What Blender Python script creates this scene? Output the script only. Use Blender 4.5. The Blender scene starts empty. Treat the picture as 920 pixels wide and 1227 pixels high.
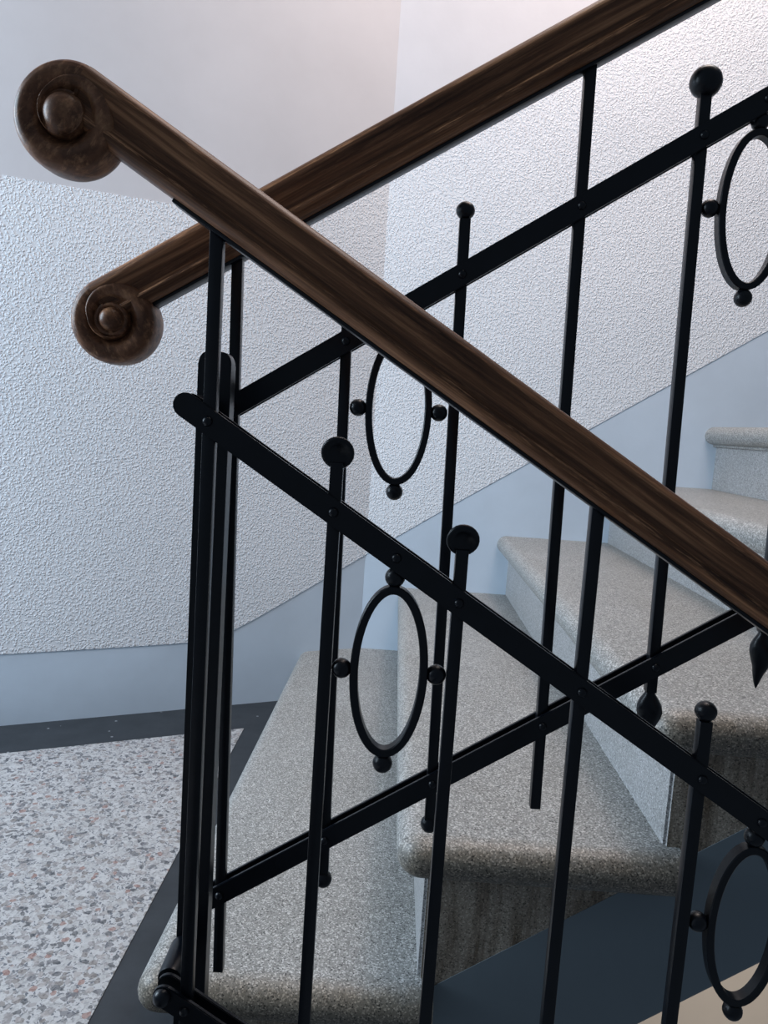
import bpy, bmesh, math
from mathutils import Vector, Matrix, Euler

# ------------------------------------------------------------------ scene, camera, world, lights
S = bpy.context.scene
C = S.collection
S.view_settings.view_transform = 'Standard'
S.view_settings.look = 'None'
S.view_settings.gamma = 1.0
S.view_settings.use_curve_mapping = False
S.view_settings.exposure = 0.35

EYE = 0.88                                     # eye height above the landing floor
cam = bpy.data.cameras.new('camera')
cam.sensor_fit = 'VERTICAL'
cam.sensor_height = 36.0
cam.lens = 36.0 * 920.0 / 1227.0
cam.clip_start = 0.02
cam_ob = bpy.data.objects.new('camera', cam)
cam_ob.matrix_world = Matrix(((0.99762886, -0.0678012, 0.01181749, 0.0),
                              (0.01937284, 0.11188352, -0.99353247, 0.0),
                              (0.06604051, 0.99140561, 0.11293173, EYE),
                              (0, 0, 0, 1)))
C.objects.link(cam_ob)
S.camera = cam_ob

world = bpy.data.worlds.new('world')
S.world = world
world.use_nodes = True
bg = world.node_tree.nodes['Background']
bg.inputs['Color'].default_value = (0.62, 0.78, 1.0, 1)
bg.inputs['Strength'].default_value = 0.12


def area(name, loc, target, size, size_y, power, color, spread=180):
    l = bpy.data.lights.new(name, 'AREA')
    l.shape = 'RECTANGLE'
    l.size = size
    l.size_y = size_y
    l.energy = power
    l.color = color
    l.spread = math.radians(spread)
    o = bpy.data.objects.new(name, l)
    o.location = loc
    d = Vector(target) - Vector(loc)
    o.rotation_euler = d.to_track_quat('-Z', 'Y').to_euler()
    C.objects.link(o)
    return o


# daylight from the landing window on the left, added overhead fill for treads and walls, lamp of the floor below
area('window_daylight', (-2.25, 0.85, 1.5), (0.3, 1.75, 0.7), 0.9, 1.3, 52, (0.68, 0.84, 1.0))
area('overhead_fill', (0.55, 1.5, 3.1), (0.45, 1.75, 0.0), 1.5, 1.0, 26, (1.0, 0.945, 0.905))
area('upper_landing_lamp', (0.55, 1.5, 3.05), (0.40, 2.4, 2.0), 0.3, 0.3, 7.5, (1.0, 0.58, 0.46))
area('lower_floor_lamp', (1.3, 0.9, -0.6), (1.1, 2.4, -0.9), 0.5, 0.5, 9, (1.0, 0.90, 0.80))


# ------------------------------------------------------------------ materials
def nt(name, rough=0.6, spec=0.5):
    m = bpy.data.materials.new(name)
    m.use_nodes = True
    t = m.node_tree
    b = t.nodes['Principled BSDF']
    b.inputs['Roughness'].default_value = rough
    b.inputs['Specular IOR Level'].default_value = spec
    return m, t, b


def node(t, typ, **kw):
    n = t.nodes.new(typ)
    for k, v in kw.items():
        if k in n.inputs:
            n.inputs[k].default_value = v
        else:
            setattr(n, k, v)
    return n


def ramp(t, stops, interp='LINEAR'):
    r = t.nodes.new('ShaderNodeValToRGB')
    r.color_ramp.interpolation = interp
    e = r.color_ramp.elements
    while len(e) > 1:
        e.remove(e[-1])
    e[0].position = stops[0][0]
    e[0].color = (*stops[0][1], 1)
    for p, c in stops[1:]:
        x = e.new(p)
        x.color = (*c, 1)
    return r


def coords(t, scale=(1, 1, 1), kind='Object'):
    tc = t.nodes.new('ShaderNodeTexCoord')
    mp = t.nodes.new('ShaderNodeMapping')
    mp.inputs['Scale'].default_value = scale
    t.links.new(tc.outputs[kind], mp.inputs['Vector'])
    return mp.outputs['Vector']


def bump(t, b, src, strength, dist):
    n = t.nodes.new('ShaderNodeBump')
    n.inputs['Strength'].default_value = strength
    n.inputs['Distance'].default_value = dist
    t.links.new(src, n.inputs['Height'])
    t.links.new(n.outputs['Normal'], b.inputs['Normal'])
    return n


def plaster(name, col, var=0.06, rough=0.7):
    m, t, b = nt(name, rough, 0.3)
    v = coords(t)
    n1 = node(t, 'ShaderNodeTexNoise', Scale=2.3, Detail=5.0, Roughness=0.6)
    n2 = node(t, 'ShaderNodeTexNoise', Scale=28.0, Detail=4.0)
    t.links.new(v, n1.inputs['Vector'])
    t.links.new(v, n2.inputs['Vector'])
    lo = tuple(c * (1 - var) for c in col)
    hi = tuple(min(1, c * (1 + var)) for c in col)
    r = ramp(t, [(0.3, lo), (0.7, hi)])
    t.links.new(n1.outputs['Fac'], r.inputs['Fac'])
    t.links.new(r.outputs['Color'], b.inputs['Base Color'])
    bump(t, b, n2.outputs['Fac'], 0.15, 0.004)
    return m


def wallpaper_mat():
    m, t, b = nt('embossed_wallpaper', 0.62, 0.35)
    v = coords(t)
    wob = node(t, 'ShaderNodeTexNoise', Scale=90.0, Detail=2.0)
    t.links.new(v, wob.inputs['Vector'])
    ad = node(t, 'ShaderNodeMixRGB', blend_type='ADD')
    ad.inputs['Fac'].default_value = 0.014
    t.links.new(v, ad.inputs['Color1'])
    t.links.new(wob.outputs['Color'], ad.inputs['Color2'])
    vo = node(t, 'ShaderNodeTexVoronoi', Scale=150.0)
    vo.feature = 'SMOOTH_F1'
    vo.inputs['Smoothness'].default_value = 0.35
    t.links.new(ad.outputs['Color'], vo.inputs['Vector'])
    r = ramp(t, [(0.12, (1, 1, 1)), (0.62, (0, 0, 0))])
    t.links.new(vo.outputs['Distance'], r.inputs['Fac'])
    n2 = node(t, 'ShaderNodeTexNoise', Scale=1.6, Detail=3.0)
    t.links.new(v, n2.inputs['Vector'])
    r2 = ramp(t, [(0.3, (0.70, 0.73, 0.77)), (0.7, (0.76, 0.785, 0.82))])
    t.links.new(n2.outputs['Fac'], r2.inputs['Fac'])
    t.links.new(r2.outputs['Color'], b.inputs['Base Color'])
    bump(t, b, r.outputs['Color'], 0.62, 0.0034)
    return m


def terrazzo_fine(name, dark, mid, light, scale=420.0, rough=0.45, grime=False, end_tint=None):
    m, t, b = nt(name, rough, 0.45)
    v = coords(t)
    vo = node(t, 'ShaderNodeTexVoronoi', Scale=scale)
    t.links.new(v, vo.inputs['Vector'])
    sep = t.nodes.new('ShaderNodeSeparateColor')
    t.links.new(vo.outputs['Color'], sep.inputs['Color'])
    r = ramp(t, [(0.0, dark), (0.22, mid), (0.72, mid), (0.9, light)])
    t.links.new(sep.outputs['Red'], r.inputs['Fac'])
    n = node(t, 'ShaderNodeTexNoise', Scale=5.0, Detail=5.0, Roughness=0.65)
    t.links.new(v, n.inputs['Vector'])
    r2 = ramp(t, [(0.3, (0.86, 0.85, 0.83)), (0.7, (1.0, 1.0, 1.0))])
    t.links.new(n.outputs['Fac'], r2.inputs['Fac'])
    mx = node(t, 'ShaderNodeMixRGB', blend_type='MULTIPLY')
    mx.inputs['Fac'].default_value = 1.0
    t.links.new(r.outputs['Color'], mx.inputs['Color1'])
    t.links.new(r2.outputs['Color'], mx.inputs['Color2'])
    out = mx.outputs['Color']
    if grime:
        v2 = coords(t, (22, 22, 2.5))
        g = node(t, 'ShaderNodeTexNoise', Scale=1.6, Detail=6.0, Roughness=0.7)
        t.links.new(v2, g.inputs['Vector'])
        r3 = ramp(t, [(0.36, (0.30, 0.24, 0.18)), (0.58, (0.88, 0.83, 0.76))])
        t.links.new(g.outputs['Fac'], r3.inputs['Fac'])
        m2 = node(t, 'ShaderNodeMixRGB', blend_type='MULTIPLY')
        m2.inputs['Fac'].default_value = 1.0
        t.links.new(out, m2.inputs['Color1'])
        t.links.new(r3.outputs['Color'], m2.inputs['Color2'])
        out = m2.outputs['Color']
    if end_tint:
        # brown multiplied over the outer tread ends, border broken by noise
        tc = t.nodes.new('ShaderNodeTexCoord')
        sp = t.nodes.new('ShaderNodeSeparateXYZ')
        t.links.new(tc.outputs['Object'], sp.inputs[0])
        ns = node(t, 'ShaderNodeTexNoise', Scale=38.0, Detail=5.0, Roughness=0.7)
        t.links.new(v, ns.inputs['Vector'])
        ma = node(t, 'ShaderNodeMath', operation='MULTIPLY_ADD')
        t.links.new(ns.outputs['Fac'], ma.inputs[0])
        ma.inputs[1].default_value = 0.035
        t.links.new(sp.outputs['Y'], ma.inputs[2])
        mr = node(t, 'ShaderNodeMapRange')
        mr.inputs['From Min'].default_value = end_tint + 0.022
        mr.inputs['From Max'].default_value = end_tint - 0.012
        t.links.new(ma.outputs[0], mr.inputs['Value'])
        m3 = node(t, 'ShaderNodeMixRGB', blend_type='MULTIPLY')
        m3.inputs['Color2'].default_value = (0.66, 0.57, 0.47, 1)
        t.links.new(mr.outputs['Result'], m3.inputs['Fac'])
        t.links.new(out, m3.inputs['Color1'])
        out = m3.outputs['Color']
    t.links.new(out, b.inputs['Base Color'])
    bump(t, b, vo.outputs['Distance'], 0.12, 0.001)
    return m


def terrazzo_chips():
    m, t, b = nt('chip_terrazzo', 0.35, 0.5)
    v = coords(t)
    wob = node(t, 'ShaderNodeTexNoise', Scale=60.0, Detail=2.0)
    t.links.new(v, wob.inputs['Vector'])
    ad = node(t, 'ShaderNodeMixRGB', blend_type='ADD')
    ad.inputs['Fac'].default_value = 0.012
    t.links.new(v, ad.inputs['Color1'])
    t.links.new(wob.outputs['Color'], ad.inputs['Color2'])
    vo = node(t, 'ShaderNodeTexVoronoi', Scale=92.0)
    t.links.new(ad.outputs['Color'], vo.inputs['Vector'])
    sep = t.nodes.new('ShaderNodeSeparateColor')
    t.links.new(vo.outputs['Color'], sep.inputs['Color'])
    L = (0.40, 0.395, 0.39)
    r = ramp(t, [(0.0, (0.035, 0.038, 0.045)), (0.09, (0.10, 0.10, 0.11)), (0.17, (0.26, 0.125, 0.095)), (0.20, (0.17, 0.145, 0.13)),
                 (0.29, (0.27, 0.25, 0.245)), (0.40, L), (0.72, (0.49, 0.485, 0.48)), (0.9, (0.33, 0.30, 0.285))], 'CONSTANT')
    t.links.new(sep.outputs['Red'], r.inputs['Fac'])
    vo2 = node(t, 'ShaderNodeTexVoronoi', Scale=310.0)
    t.links.new(ad.outputs['Color'], vo2.inputs['Vector'])
    sep2 = t.nodes.new('ShaderNodeSeparateColor')
    t.links.new(vo2.outputs['Color'], sep2.inputs['Color'])
    r2 = ramp(t, [(0.0, (0.12, 0.13, 0.15)), (0.16, (0.25, 0.245, 0.245)), (0.42, (0.46, 0.455, 0.455))], 'CONSTANT')
    t.links.new(sep2.outputs['Green'], r2.inputs['Fac'])
    lt = node(t, 'ShaderNodeMath', operation='LESS_THAN')
    lt.inputs[1].default_value = 0.58
    t.links.new(vo.outputs['Distance'], lt.inputs[0])
    mx = node(t, 'ShaderNodeMixRGB')
    t.links.new(lt.outputs[0], mx.inputs['Fac'])
    t.links.new(r2.outputs['Color'], mx.inputs['Color1'])
    t.links.new(r.outputs['Color'], mx.inputs['Color2'])
    m2 = node(t, 'ShaderNodeMixRGB')
    m2.inputs['Fac'].default_value = 0.32
    t.links.new(mx.outputs['Color'], m2.inputs['Color1'])
    t.links.new(r2.outputs['Color'], m2.inputs['Color2'])
    t.links.new(m2.outputs['Color'], b.inputs['Base Color'])
    return m


def slate():
    m, t, b = nt('dark_border', 0.5, 0.4)
    v = coords(t)
    n = node(t, 'ShaderNodeTexNoise', Scale=14.0, Detail=6.0, Roughness=0.7)
    t.links.new(v, n.inputs['Vector'])
    r = ramp(t, [(0.3, (0.020, 0.024, 0.029)), (0.7, (0.034, 0.040, 0.047))])
    t.links.new(n.outputs['Fac'], r.inputs['Fac'])
    vo = node(t, 'ShaderNodeTexVoronoi', Scale=16.0)
    t.links.new(v, vo.inputs['Vector'])
    lt = node(t, 'ShaderNodeMath', operation='LESS_THAN')
    lt.inputs[1].default_value = 0.055
    t.links.new(vo.outputs['Distance'], lt.inputs[0])
    mx = node(t, 'ShaderNodeMixRGB')
    mx.inputs['Color2'].default_value = (0.25, 0.26, 0.28, 1)
    t.links.new(lt.outputs[0], mx.inputs['Fac'])
    t.links.new(r.outputs['Color'], mx.inputs['Color1'])
    t.links.new(mx.outputs['Color'], b.inputs['Base Color'])
    return m


def iron():
    m, t, b = nt('black_painted_iron', 0.33, 0.36)
    v = coords(t)
    n = node(t, 'ShaderNodeTexNoise', Scale=55.0, Detail=4.0, Roughness=0.6)
    t.links.new(v, n.inputs['Vector'])
    r = ramp(t, [(0.35, (0.0018, 0.0030, 0.0058)), (0.7, (0.0034, 0.0050, 0.0090))])
    t.links.new(n.outputs['Fac'], r.inputs['Fac'])
    t.links.new(r.outputs['Color'], b.inputs['Base Color'])
    bump(t, b, n.outputs['Fac'], 0.12, 0.002)
    return m


def wood(name, scale, dark, mid, light, rough=0.36, ridges=()):
    m, t, b = nt(name, rough, 0.27)
    v = coords(t, scale)
    n = node(t, 'ShaderNodeTexNoise', Scale=1.0, Detail=8.0, Roughness=0.66, Distortion=0.25)
    t.links.new(v, n.inputs['Vector'])
    r = ramp(t, [(0.30, dark), (0.44, [0.5 * (a + c) for a, c in zip(dark, mid)]), (0.54, mid), (0.70, light)])
    t.links.new(n.outputs['Fac'], r.inputs['Fac'])
    out = r.outputs['Color']
    # worn varnish: broken pale streaks, mostly on the two rolls that hands rub
    v2 = coords(t, (scale[0] * 4, scale[1] * 1.6, scale[2] * 1.6))
    n2 = node(t, 'ShaderNodeTexNoise', Scale=1.0, Detail=6.0, Roughness=0.75)
    t.links.new(v2, n2.inputs['Vector'])
    r2 = ramp(t, [(0.52, (0, 0, 0)), (0.66, (1, 1, 1))])
    t.links.new(n2.outputs['Fac'], r2.inputs['Fac'])
    fac = r2.outputs['Color']
    if ridges:
        tc = t.nodes.new('ShaderNodeTexCoord')
        sp = t.nodes.new('ShaderNodeSeparateXYZ')
        t.links.new(tc.outputs['Object'], sp.inputs[0])
        mr = node(t, 'ShaderNodeMapRange')
        mr.inputs['From Min'].default_value = -0.025
        mr.inputs['From Max'].default_value = 0.025
        t.links.new(sp.outputs['Z'], mr.inputs['Value'])
        st = [(0.0, (0.15,) * 3)]
        for z, w, a in ridges:
            c = (z + 0.025) / 0.05
            st += [(c - w, (0.15,) * 3), (c, (a,) * 3), (c + w, (0.15,) * 3)]
        rr = ramp(t, st)
        t.links.new(mr.outputs['Result'], rr.inputs['Fac'])
        mu = node(t, 'ShaderNodeMath', operation='MULTIPLY')
        t.links.new(fac, mu.inputs[0])
        t.links.new(rr.outputs['Color'], mu.inputs[1])
        fac = mu.outputs[0]
    else:
        mu = node(t, 'ShaderNodeMath', operation='MULTIPLY')
        t.links.new(fac, mu.inputs[0])
        mu.inputs[1].default_value = 0.4
        fac = mu.outputs[0]
    mx = node(t, 'ShaderNodeMixRGB')
    mx.inputs['Color2'].default_value = (*[min(1, c * 1.9) for c in light], 1)
    t.links.new(fac, mx.inputs['Fac'])
    t.links.new(out, mx.inputs['Color1'])
    t.links.new(mx.outputs['Color'], b.inputs['Base Color'])
    bump(t, b, n.outputs['Fac'], 0.22, 0.002)
    return m


M_PAPER = wallpaper_mat()
M_UPPER = plaster('smooth_upper_paint', (0.60, 0.60, 0.625))
M_BAND = plaster('blue_grey_dado_paint', (0.55, 0.64, 0.735), 0.08, 0.5)
M_BEIGE = plaster('beige_lower_wall_paint', (0.62, 0.55, 0.47))
M_STRING = plaster('slate_blue_stringer_paint', (0.19, 0.232, 0.258), 0.06, 0.45)
M_TREAD = terrazzo_fine('grey_stone_terrazzo', (0.055, 0.055, 0.055), (0.28, 0.28, 0.268), (0.60, 0.595, 0.58), 560.0, end_tint=0.935)
M_RISER = terrazzo_fine('grey_stone_riser', (0.10, 0.10, 0.10), (0.37, 0.37, 0.37), (0.60, 0.60, 0.61), 560.0)
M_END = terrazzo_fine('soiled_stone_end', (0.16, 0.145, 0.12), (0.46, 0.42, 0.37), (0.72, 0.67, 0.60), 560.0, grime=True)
M_FLOOR = terrazzo_chips()
M_SLATE = slate()
M_IRON = iron()
M_WOOD = wood('worn_dark_handrail_wood', (4.0, 140, 140), (0.032, 0.012, 0.006), (0.195, 0.085, 0.040), (0.48, 0.235, 0.115), 0.42,
              ((-0.0140, 0.07, 0.9), (0.0170, 0.09, 0.6)))
M_SCROLL = wood('worn_scroll_wood', (38, 60, 38), (0.060, 0.026, 0.014), (0.200, 0.090, 0.048), (0.38, 0.195, 0.10), 0.38)


# ------------------------------------------------------------------ object helpers
W = {}


def link(name, data, m4, parent):
    o = bpy.data.objects.new(name, data)
    C.objects.link(o)
    if parent is not None:
        o.parent = parent
        o.matrix_parent_inverse = W[parent.name].inverted()
    o.matrix_basis = m4
    W[o.name] = m4.copy()
    return o


def thing(name, label, cat, loc, group=None):
    o = link(name, None, Matrix.Translation(loc), None)
    o.empty_display_size = 0.05
    o['label'] = label
    o['category'] = cat
    if group:
        o['group'] = group
    return o


def mesh_from(name, bm, mats, smooth=True, angle=40):
    bmesh.ops.recalc_face_normals(bm, faces=bm.faces[:])
    me = bpy.data.meshes.new(name)
    bm.to_mesh(me)
    bm.free()
    for m in (mats if isinstance(mats, (list, tuple)) else [mats]):
        me.materials.append(m)
    if smooth:
        me.polygons.foreach_set('use_smooth', [True] * len(me.polygons))
        me.set_sharp_from_angle(angle=math.radians(angle))
    return me


def part(name, data, parent=None, loc=(0, 0, 0), rot=None):
    m = Matrix.Translation(loc)
    if rot is not None:
        m = m @ rot
    return link(name, data, m, parent)


def box_bm(x0, x1, y0, y1, z0, z1, bev=0.0, seg=2):
    bm = bmesh.new()
    vs = [bm.verts.new((x, y, z)) for x in (x0, x1) for y in (y0, y1) for z in (z0, z1)]
    for q in ((0, 1, 3, 2), (4, 6, 7, 5), (0, 4, 5, 1), (2, 3, 7, 6), (0, 2, 6, 4), (1, 5, 7, 3)):
        bm.faces.new([vs[i] for i in q])
    if bev:
        bmesh.ops.bevel(bm, geom=bm.edges[:], offset=bev, segments=seg, affect='EDGES', profile=0.5)
    return bm


def prism_bm(poly, y0, y1, bev=0.0):
    """poly: list of (x, z) extruded along y"""
    bm = bmesh.new()
    a = [bm.verts.new((x, y0, z)) for x, z in poly]
    b = [bm.verts.new((x, y1, z)) for x, z in poly]
    n = len(poly)
    bm.faces.new(a)
    bm.faces.new(b[::-1])
    for i in range(n):
        bm.faces.new((a[i], b[i], b[(i + 1) % n], a[(i + 1) % n]))
    if bev:
        bmesh.ops.bevel(bm, geom=bm.edges[:], offset=bev, segments=2, affect='EDGES', profile=0.5)
    return bm


def lathe_bm(prof, seg=20, axis='Z'):
    """prof: list of (r, h)"""
    bm = bmesh.new()
    rings = []
    for r, h in prof:
        if r < 1e-6:
            rings.append([bm.verts.new((0, 0, h))])
        else:
            rings.append([bm.verts.new((r * math.cos(2 * math.pi * i / seg), r * math.sin(2 * math.pi * i / seg), h)) for i in range(seg)])
    for A, B in zip(rings, rings[1:]):
        for i in range(seg):
            j = (i + 1) % seg
            if len(A) == 1 and len(B) == 1:
                continue
            if len(A) == 1:
                bm.faces.new((A[0], B[i], B[j]))
            elif len(B) == 1:
                bm.faces.new((A[i], A[j], B[0]))
            else:
                bm.faces.new((A[i], A[j], B[j], B[i]))
    if axis == 'Y':                              # +h points to the viewer's side (-Y)
        bmesh.ops.transform(bm, matrix=Matrix.Rotation(math.radians(90), 4, 'X'), verts=bm.verts[:])
    return bm


# ------------------------------------------------------------------ setting
YW = 2.431                                     # back wall of the flight
XC = -0.079                                     # corner of the two walls
LS = 0.4712                                    # splay of the landing wall


def yl(x):
    return YW + (x - XC) * LS


def smooth(t):
    t = max(0.0, min(1.0, t))
    return t


def band_top(x):                               # top of the painted dado
    if x > XC:
        return 0.468 + 0.652 * (x - XC)
    k = -0.50
    e = 0.10
    base, sl = 0.2005, 0.62
    d = x - k
    soft = 0.5 * (d + math.sqrt(d * d + e * e * 0.25))
    return base + sl * soft


def paper_top(x):
    if x > XC:
        return 1.705 + 0.652 * (x - XC)
    return band_top(x) + 1.234


def strips(name, xs, yfun, lines, mats):
    """wall strips between height functions lines[i](x) and lines[i+1](x)"""
    bm = bmesh.new()
    rows = []
    for f in lines:
        q = [(x, f(x)) for x in xs]
        rows.append([bm.verts.new((x, min(yfun(x), YW), z)) for x, z in q])
    for i, (A, B) in enumerate(zip(rows, rows[1:])):
        for j in range(len(xs) - 1):
            f = bm.faces.new((A[j], A[j + 1], B[j + 1], B[j]))
            f.material_index = i
    return mesh_from(name, bm, mats, smooth=False)


def paper(name, xs, yfun, lo, hi, nrm, th=0.0022):
    bm = bmesh.new()
    F, B = [], []
    for f in (lo, hi):
        q = [(x, f(x)) for x in xs]
        F.append([bm.verts.new((x + nrm[0] * th, min(yfun(x), YW) + nrm[1] * th, z)) for x, z in q])
        B.append([bm.verts.new((x, min(yfun(x), YW), z)) for x, z in q])
    for j in range(len(xs) - 1):
        bm.faces.new((F[0][j], F[0][j + 1], F[1][j + 1], F[1][j]))
        bm.faces.new((F[0][j], F[0][j + 1], B[0][j + 1], B[0][j]))
        bm.faces.new((F[1][j], F[1][j + 1], B[1][j + 1], B[1][j]))
    return mesh_from(name, bm, M_PAPER, smooth=False)


def structure(name, me):
    o = part(name, me)
    o['kind'] = 'structure'
    return o


def lin(a, b, n):
    return [a + (b - a) * i / (n - 1) for i in range(n)]


XL = lin(-2.3, XC, 46)
XR = lin(XC, 2.6, 12)
TOP = 3.4
wl = structure('wall_left', strips('wall_left', XL, yl, [lambda x: -0.12, band_top, paper_top, lambda x: TOP],
                                   [M_BAND, M_UPPER, M_UPPER]))
part('wallpaper', paper('wallpaper', XL, yl, band_top, paper_top, (0.426, -0.905)), wl)
wr = structure('wall_right', strips('wall_right', XR, lambda x: YW,
                                    [lambda x: -2.0, lambda x: -0.10 + 0.62 * (x - XC), band_top, paper_top, lambda x: max(TOP, paper_top(x) + 0.3)],
                                    [M_BEIGE, M_BAND, M_UPPER, M_UPPER]))
part('wallpaper', paper('wallpaper', XR, lambda x: YW, band_top, paper_top, (0, -1)), wr)

# landing floor: a dark border frames the chip terrazzo field
FX = -0.38


def yb(x):
    return yl(x) - 0.205


def slab(name, poly, z0, z1, mat):
    bm = bmesh.new()
    a = [bm.verts.new((x, y, z1)) for x, y in poly]
    b = [bm.verts.new((x, y, z0)) for x, y in poly]
    bm.faces.new(a)
    bm.faces.new(b[::-1])
    for i in range(len(poly)):
        j = (i + 1) % len(poly)
        bm.faces.new((a[i], a[j], b[j], b[i]))
    return mesh_from(name, bm, mat, smooth=False)


fl = structure('floor', slab('floor', [(-2.3, -0.9), (-0.14, -0.9), (-0.14, 0.93), (-0.20, 0.93), (-0.20, yl(-0.20)), (-2.3, yl(-2.3))],
                             -0.12, 0.0, M_SLATE))
part('terrazzo_field', slab('terrazzo_field', [(-2.3, -0.9), (FX - 0.02, -0.9), (FX, yb(FX)), (-2.3, yb(-2.3))], -0.002, 0.0012, M_FLOOR), fl)

# ------------------------------------------------------------------ staircase
XN = [-0.265, 0.034, 0.338, 0.648, 0.956, 1.264, 1.572]     # nosing of each step
ZT = [0.154, 0.363, 0.553, 0.746, 0.940, 1.132, 1.324]      # tread heights
TH = 0.054
YE = 0.903                                                   # outer end of the treads
stairs = thing('staircase', 'grey speckled stone staircase climbing to the right along the wall', 'staircase', (0.0, 0.945, 0.0))


def tread_bm(x0, x1, y0, y1, z1, xw=None, rc=0.034):
    xw = x0 if xw is None else xw                            # nosing position at the wall
    r = TH / 2
    bm = bmesh.new()
    rings = []
    N = 10
    for k in range(N + 1):
        a = math.pi / 2 - math.pi * k / N
        ins = r * (1 - math.cos(a))
        z = z1 - r + r * math.sin(a)
        pts = [(x1, y0 + ins)]
        pts2 = []
        cx, cy = x0 + rc, y0 + rc
        rr = rc - ins
        for i in range(7):
            t = math.radians(270 - 90 * i / 6)
            pts2.append((cx + rr * math.cos(t), cy + rr * math.sin(t)))
        pts += pts2 + [(xw + ins, yl(xw + ins) if xw < XC else y1)]
        if x0 < XC:
            pts += [(XC, y1)]
        pts += [(x1, y1)]
        rings.append([bm.verts.new((x, y, z)) for x, y in pts])
    n = len(rings[0])
    for A, B in zip(rings, rings[1:]):
        for i in range(n):
            j = (i + 1) % n
            bm.faces.new((A[i], B[i], B[j], A[j]))
    bm.faces.new(rings[0])
    bm.faces.new(rings[-1][::-1])
    return bm


def riser_me(x0, x1, z0, z1):
    bm = bmesh.new()
    yf = 0.945
    poly = [(x0, yf), (x1, yf), (x1, YW), (max(x0, XC), YW)]
    if x0 < XC:
        poly.append((x0, yl(x0)))
    a = [bm.verts.new((x, y, z1)) for x, y in poly]
    b = [bm.verts.new((x, y, z0)) for x, y in poly]
    n = len(poly)
    bm.faces.new(a)
    bm.faces.new(b[::-1])
    for i in range(n):
        f = bm.faces.new((a[i], a[(i + 1) % n], b[(i + 1) % n], b[i]))
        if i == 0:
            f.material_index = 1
    e = [x for x in bm.edges if abs(x.verts[0].co.x - x0) < 1e-5 and abs(x.verts[1].co.x - x0) < 1e-5
         and x.verts[0].co.y < 1.0 and x.verts[1].co.y < 1.0]
    bmesh.ops.bevel(bm, geom=e, offset=0.004, segments=2, affect='EDGES')
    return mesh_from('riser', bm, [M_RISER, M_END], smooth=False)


def pl(x):                                     # upper paint line of the stringer
    return 0.144 + 0.655 * (x - 0.0955)


for k, (xn, zt) in enumerate(zip(XN, ZT)):
    xe = (XN[k + 1] if k + 1 < len(XN) else xn + 0.31) + 0.06
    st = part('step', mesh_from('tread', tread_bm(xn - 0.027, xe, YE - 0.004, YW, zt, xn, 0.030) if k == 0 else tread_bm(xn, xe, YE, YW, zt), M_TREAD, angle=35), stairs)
    z0 = ZT[k - 1] if k else 0.0
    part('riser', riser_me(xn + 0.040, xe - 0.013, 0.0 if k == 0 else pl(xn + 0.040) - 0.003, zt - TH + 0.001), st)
    # small fillet moulding under the nosing
    part('nosing_fillet', mesh_from('nosing_fillet', box_bm(xn + 0.028, xn + 0.05, 0.938, (yl(xn + 0.03) if xn < XC else YW), zt - TH - 0.008, zt - TH + 0.001, 0.002), M_TREAD), st)


DROP = 0.214
sl = prism_bm([(-0.135, pl(-0.135)), (2.4, pl(2.4)), (2.4, pl(2.4) - DROP), (0.20, pl(0.20) - DROP), (-0.135, pl(-0.135) - DROP)], 0.9445, YW - 0.004, 0.0)
es = [e for e in sl.edges if all(abs(v.co.y - 0.9445) < 1e-4 for v in e.verts) and all(abs(v.co.z - (pl(v.co.x) - DROP)) < 1e-4 for v in e.verts)]
bmesh.ops.bevel(sl, geom=es, offset=0.045, segments=3, affect='EDGES', profile=0.5)
part('stringer', mesh_from('stringer', sl, M_STRING, angle=60), stairs)['label'] = 'slate blue painted stringer under the step ends'


# ------------------------------------------------------------------ railings
def sphere_me(r, sq=1.0, name='ball'):
    n = 10
    return mesh_from(name, lathe_bm([(r * math.sin(math.pi * i / n), -r * sq * math.cos(math.pi * i / n)) for i in range(n + 1)], 18), M_IRON)


ME_BALL = sphere_me(0.0091)
ME_SMALL = sphere_me(0.0098, 0.93)
ME_LOW = sphere_me(0.0098, 1.02)
ME_RIVET = mesh_from('rivet', lathe_bm([(0.0046, -0.001), (0.0046, 0.0004), (0.0038, 0.0022), (0.0022, 0.0034), (0, 0.0038)], 12, 'Y'), M_IRON)
ME_BOLT = mesh_from('bolt_head', lathe_bm([(0.0085, -0.001), (0.0085, 0.002), (0.0075, 0.005), (0.0045, 0.0078), (0, 0.0088)], 16, 'Y'), M_IRON)


def dish_me(r, thick, dep):
    pr = [(0, -thick), (r * 0.45, -thick * 0.92), (r * 0.8, -thick * 0.55), (r * 0.97, -thick * 0.1), (r, thick * 0.15), (r * 0.93, thick * 0.42),
          (r * 0.78, thick * 0.45), (r * 0.5, thick * 0.45 - dep * 0.6), (r * 0.22, thick * 0.45 - dep), (0, thick * 0.45 - dep)]
    bm = lathe_bm(pr, 24, 'Y')
    bmesh.ops.transform(bm, matrix=Matrix.Rotation(math.radians(14), 4, 'X'), verts=bm.verts[:])
    return mesh_from('dished_finial', bm, M_IRON, angle=60)


ME_DISH = dish_me(0.0147, 0.0085, 0.0045)
ME_BIG = sphere_me(0.0160, 0.96, 'ball_finial')


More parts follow.
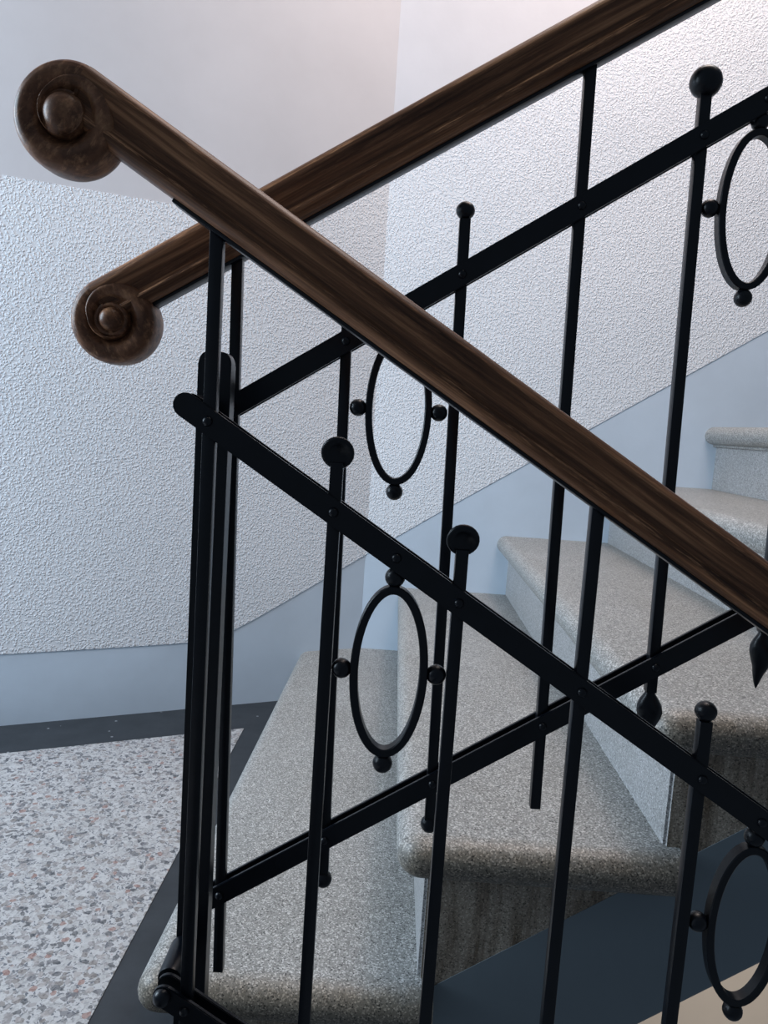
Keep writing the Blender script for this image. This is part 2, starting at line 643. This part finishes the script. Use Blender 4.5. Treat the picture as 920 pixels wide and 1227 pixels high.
def spear_me():
    bm = bmesh.new()
    rows = [(0.010, 0.0055, 0.0055, 0), (0.002, 0.0056, 0.0056, 0), (-0.004, 0.0085, 0.0075, 0), (-0.010, 0.0112, 0.0095, 0.0003), (-0.016, 0.0118, 0.0098, 0.0006),
            (-0.022, 0.0105, 0.0085, 0.0006), (-0.030, 0.0074, 0.006, 0.0002), (-0.038, 0.0048, 0.0042, -0.0008), (-0.046, 0.0026, 0.0024, -0.0012), (-0.052, 0.0005, 0.0005, -0.0012)]
    R = []
    n = 14
    for z, a, b, dx in rows:
        z, a, b, dx = z * 1.12, a * 1.2 if z < -0.003 else a, b * 1.1 if z < -0.003 else b, dx * 2
        R.append([bm.verts.new((dx + a * math.cos(2 * math.pi * i / n), b * math.sin(2 * math.pi * i / n), z)) for i in range(n)])
    for A, B in zip(R, R[1:]):
        for i in range(n):
            bm.faces.new((A[i], A[(i + 1) % n], B[(i + 1) % n], B[i]))
    bm.faces.new(R[0])
    bm.faces.new(R[-1][::-1])
    return mesh_from('spear_finial', bm, M_IRON, angle=50)


ME_SPEAR = spear_me()


def ring_me():
    """flat iron strip bent into an upright oval"""
    bm = bmesh.new()
    n = 56
    rings = []
    for i in range(n):
        t = 2 * math.pi * i / n
        ct, stt = math.cos(t), math.sin(t)
        a, b = 0.0312, 0.0752
        x, z = a * ct, b * stt * (1.0 if abs(stt) < 1 else 1)
        nx, nz = ct / a, stt / b
        l = math.hypot(nx, nz)
        nx, nz = nx / l, nz / l
        h, d = 0.0037, 0.0064
        c = 0.0009
        sec = [(-h, -d + c), (-h + c, -d), (h - c, -d), (h, -d + c), (h, d - c), (h - c, d), (-h + c, d), (-h, d - c)]
        rings.append([bm.verts.new((x + nx * u, v, z + nz * u)) for u, v in sec])
    for i in range(n):
        A, B = rings[i], rings[(i + 1) % n]
        for j in range(8):
            bm.faces.new((A[j], A[(j + 1) % 8], B[(j + 1) % 8], B[j]))
    return mesh_from('oval_ring', bm, M_IRON, angle=35)


ME_RING = ring_me()


def flat_me(L0, L1, h, th, round_left=True):
    """flat bar along local x, width h, thickness th, left end rounded"""
    pts = []
    r = h / 2
    if round_left:
        for i in range(9):
            t = math.radians(90 + 180 * i / 8)
            pts.append((L0 + r + r * math.cos(t), r * math.sin(t)))
    else:
        pts += [(L0, r), (L0, -r)]
    pts += [(L1, -r), (L1, r)]
    bm = prism_bm(pts, -th / 2, th / 2)
    es = [e for e in bm.edges if abs(e.verts[0].co.y - e.verts[1].co.y) < 1e-6]
    bmesh.ops.bevel(bm, geom=es, offset=0.0007, segments=2, affect='EDGES')
    return mesh_from('flat_bar', bm, M_IRON, angle=35)


# wooden section: (depth y, normal n), front half is y < 0
HALF = [(0.0000, 0.0222), (0.0095, 0.0220), (0.0160, 0.0208), (0.0202, 0.0180), (0.0222, 0.0142), (0.0224, 0.0105), (0.0212, 0.0056), (0.0190, 0.0012),
        (0.0172, -0.0028), (0.0165, -0.0064), (0.0178, -0.0098), (0.0203, -0.0118), (0.0218, -0.0140), (0.0214, -0.0164), (0.0180, -0.0192), (0.0145, -0.0214), (0.0115, -0.0226)]
RK = 1.05                                       # rail section scale
HALF = [(y * 1.02, n * RK) for y, n in HALF]
PROF = [(-y, n) for y, n in HALF] + [(y, n) for y, n in HALF[::-1][:-1]]


def rail_me(L):
    bm = bmesh.new()
    n = 60
    rows = []
    for i in range(n + 1):
        x = -0.004 + (L + 0.004) * i / n
        rows.append([bm.verts.new((x, y, z)) for y, z in PROF])
    m = len(PROF)
    for A, B in zip(rows, rows[1:]):
        for j in range(m):
            bm.faces.new((A[j], A[(j + 1) % m], B[(j + 1) % m], B[j]))
    bm.faces.new(rows[0])
    bm.faces.new(rows[-1][::-1])
    return mesh_from('handrail', bm, M_WOOD, angle=50)


R0 = 0.0448
KEYS = [(0, 1.0), (120, 1.0), (180, 0.995), (237, 0.98), (285, 0.955), (327, 0.90), (360, 0.80), (392, 0.69), (420, 0.58), (482, 0.50), (540, 0.44), (600, 0.41), (720, 0.40)]


def rad(phi):
    for (a, ra), (b, rb) in zip(KEYS, KEYS[1:]):
        if a <= phi <= b:
            return R0 * (ra + (rb - ra) * (phi - a) / (b - a))
    return R0 * 0.41


def lerp_prof(pts, u):
    for (a, ha), (b, hb) in zip(pts, pts[1:]):
        if u <= b:
            t = (u - a) / (b - a) if b > a else 0
            return ha + (hb - ha) * t
    return pts[-1][1]


# half depth of the rail section as a function of the distance from its outer edge
DEPTH = [(HALF[0][1] - n, y) for y, n in HALF[:7]] + [(0.0215, 0.0180), (0.0255, 0.0130), (0.0290, 0.0112), (0.040, 0.0112)]


def turn_depth(phi, d):
    k = max(0.0, min(1.0, (phi - 290) / 130))
    sc = rad(phi) / R0 * (1 - 0.25 * k)
    h = lerp_prof(DEPTH, max(0.0, d) / sc)
    return h - 0.0025 * k + 0.0088 * k * max(0.0, min(1.0, d / 0.003)) * max(0.0, 1 - d / (sc * 0.021))


def scroll_me(rg, rb):
    """spiral end of the handrail; phi runs counter-clockwise from the outward normal of the rail top"""
    bm = bmesh.new()
    NP, NA, NI, NC = 144, 18, 20, 15
    front, back = [], []
    for i in range(NP + 1):
        phi = 360.0 * i / NP
        r1 = rad(phi)
        r2 = min(rad(phi + 360), r1 - 0.002)
        r3 = min(rg, r2 - 0.0010)
        col = []
        for j in range(NA + 1):
            d = (r1 - r2) * (j / NA) ** 1.7
            col.append((r1 - d, turn_depth(phi, d)))
        for j in range(1, NI + 1):
            d2 = (r2 - r3) * (j / NI) ** 1.3
            r = r2 - d2
            col.append((r, max(turn_depth(phi, r1 - r), turn_depth(phi + 360, d2))))
        hr = col[-1][1]
        for j in range(NC + 1):
            r = (r3 - 0.0003) * (1 - j / NC)
            if r > rb:
                h = 0.0215 + 0.0018 * math.sin(math.pi * (r3 - r) / max(1e-6, r3 - rb))
            else:
                h = 0.0200 + 0.0125 * math.sqrt(max(0.0, 1 - (r / rb) ** 2))
            col.append((r, h))
        a = math.radians(90 + phi)
        front.append([bm.verts.new((r * math.cos(a), -h, r * math.sin(a))) for r, h in col])
        back.append([bm.verts.new((r * math.cos(a), h, r * math.sin(a))) for r, h in col])
    for i in range(NP):
        for P, flip in ((front, False), (back, True)):
            A, B = P[i], P[i + 1]
            for j in range(len(A) - 1):
                q = (A[j], A[j + 1], B[j + 1], B[j])
                bm.faces.new(q[::-1] if flip else q)
    # radial step where the turn closes inside the rail
    for P in (front, back):
        A, B = P[0], P[NP]
        for j in range(len(A) - 1):
            bm.faces.new((A[j], B[j], B[j + 1], A[j + 1]))
    bmesh.ops.remove_doubles(bm, verts=bm.verts[:], dist=0.00002)
    return mesh_from('scroll', bm, M_SCROLL, angle=48)


BX0, BDX = -0.166, 0.1145
SQ = 0.0056                                     # half width of the square bars


def railing(root, Y, boss, bar0, lean, zu, zl, sl, rail_c, rail_s, scroll_x, xend, tops, lows, nb):
    """flats at zu/zl + sl*x; rail centre rail_c + rail_s*x"""
    a = math.atan(rail_s)
    rot = Matrix.Rotation(-a, 4, 'Y')
    ca = math.cos(a)
    sx = scroll_x
    nrm = Vector((-math.sin(a), 0, math.cos(a)))
    ctr = Vector((sx, Y, rail_c + rail_s * sx))              # rail axis above the scroll centre
    L = (xend - sx) / ca
    h = part('handrail', rail_me(L), root, ctr, rot)
    sc = ctr - nrm * (R0 - 0.0222 * RK)
    s = part('scroll', scroll_me(*boss), h, sc, rot)
    strip0 = 0.105 if sl < 0 else 0.034
    bm = box_bm(strip0, L, -0.0095, 0.0095, -0.0272, -0.0225, 0.0012)
    st = part('iron_strip', mesh_from('iron_strip', bm, M_IRON, angle=35), h, ctr, rot)
    st['label'] = 'black iron strip under the handrail'
    # paired flat bars clamp the square bars
    fa = math.atan(sl)
    frot = Matrix.Rotation(-fa, 4, 'Y')
    fc = math.cos(fa)
    fm = flat_me((-0.193) / fc, xend / fc, 0.0215, 0.0045)
    fy = SQ + 0.0023
    flats = {}
    for key, z in (('u', zu), ('l', zl)):
        for sgn in (-1, 1):
            o = part('flat_bar', fm, root, (0, Y + sgn * fy, z), frot)
            if sgn < 0:
                flats[key] = o
    yr = Y - fy - 0.0022
    for k in range(nb):
        x = BX0 + BDX * k if k else bar0
        top, low = tops[k], lows[k]
        ztop = (rail_c + rail_s * x - 0.024 / ca) if top is None else zu + sl * x + top[1]
        zbot = zl + sl * x + low[1]
        tz = ztop if top is None else ztop - 0.0085
        bz = zbot
        zp = zl + sl * x                                       # the bars lean a little out of plumb about the lower flat
        tilt = Matrix.Rotation(math.atan(lean), 4, 'Y')
        bar = part('baluster', mesh_from('baluster', box_bm(-SQ, SQ, -SQ, SQ, bz - zp, tz - zp, 0.0007), M_IRON, angle=35), root, (x, Y, zp), tilt)
        if top is not None:
            part('finial', top[0], bar, (x + lean * (ztop - zp), Y, ztop))
        if low[0] is not None:
            part('finial', low[0], bar, (x + lean * (zbot - low[2] - zp), Y, zbot - low[2]), tilt)
        xu = x + lean * (zu - zl)
        part('rivet', ME_RIVET, flats['u'], (xu, yr, zu + sl * xu))
        part('rivet', ME_RIVET, flats['l'], (x, yr, zl + sl * x))
    for k in range(1, nb - 1, 3):
        x = BX0 + BDX * (k + 0.5)
        x += lean * (zu - zl - 0.105)
        z = zu + sl * x - 0.105
        tilt = Matrix.Rotation(math.atan(lean), 4, 'Y')
        o = part('oval_ring', ME_RING, root, (x, Y, z), tilt)
        for bx, bz in ((0, 0.0862), (0, -0.0862), (-0.0425, 0), (0.0425, 0)):
            part('ball', ME_BALL, o, (x + bx + lean * bz, Y, z + bz))
        part('rivet', ME_RIVET, flats['u'], (x, yr, zu + sl * x))


YN, YF = 0.67, 0.815
near = thing('stair_railing', 'nearer black iron railing with wooden handrail sloping down to the right', 'railing', (-0.166, YN, 0.0))
far = thing('stair_railing', 'farther black iron railing with wooden handrail rising to the right above the stone steps', 'railing', (-0.166, YF, 0.0))

D, B_, S_ = ME_DISH, ME_BIG, ME_SMALL
tn = [None, (D, 0.0515), (D, 0.055), None, (S_, 0.060), (S_, 0.060), None, (D, 0.05)]
ln = [(None, -0.097, 0), (ME_LOW, -0.045, 0.006), (ME_LOW, -0.045, 0.006), (None, -0.097, 0), (ME_SPEAR, -0.030, 0.004), (ME_SPEAR, -0.030, 0.004), (None, -0.097, 0), (ME_LOW, -0.045, 0.006)]
railing(near, YN, (0.0185, 0.0165), -0.1640, 0.0, 0.7690, 0.2175, -0.633, 0.9595, -0.620, -0.277, 0.70, tn, ln, 8)
tf = [None, (S_, 0.059), (S_, 0.059), None, (B_, 0.048), (B_, 0.048), None, (S_, 0.059)]
railing(far, YF, (0.0180, 0.0122), BX0, -0.0165, 1.0020, 0.4510, 0.650, 1.1755, 0.608, -0.311, 0.75, tf, ln, 8)

# bolts and spacer rings on the post end of the near railing
for z in (0.7690, 0.2175):
    zz = z + 0.633 * 0.184
    m = mesh_from('spacer_ring', lathe_bm([(0, 0.0), (0.0115, 0.0), (0.0122, 0.002), (0.0122, 0.046), (0.0115, 0.048), (0, 0.048)], 20, 'Y'), M_IRON)
    part('spacer_ring', m, near, (-0.186, 0.7345, zz - 0.002))
part('bolt_head', ME_BOLT, near, (-0.185, YN - 0.0102, 0.2175 + 0.633 * 0.185))

# ------------------------------------------------------------------ newel post between the railings
post = thing('newel_post', 'flat black iron post with rounded top joining the two railings', 'post', (-0.179, 0.745, 0.0))
w = 0.0158
pts = [(-w, 0.003), (w, 0.003)]
zt = 0.938
for i in range(7):
    t = math.radians(90 * i / 6)
    pts.append((w - 0.009 + 0.009 * math.cos(t), zt - 0.012 + 0.012 * math.sin(t)))
for i in range(7):
    t = math.radians(90 + 90 * i / 6)
    pts.append((-w + 0.009 + 0.009 * math.cos(t), zt - 0.012 + 0.012 * math.sin(t)))
bm = prism_bm(pts, -0.010, 0.010)
es = [e for e in bm.edges if abs(e.verts[0].co.y - e.verts[1].co.y) < 1e-6]
bmesh.ops.bevel(bm, geom=es, offset=0.001, segments=2, affect='EDGES')
part('post_bar', mesh_from('post_bar', bm, M_IRON, angle=35), post, (-0.178, 0.745, 0))
part('base_plate', mesh_from('base_plate', box_bm(-0.03, 0.03, -0.03, 0.03, 0.0, 0.006, 0.001), M_IRON), post, (-0.178, 0.745, 0))
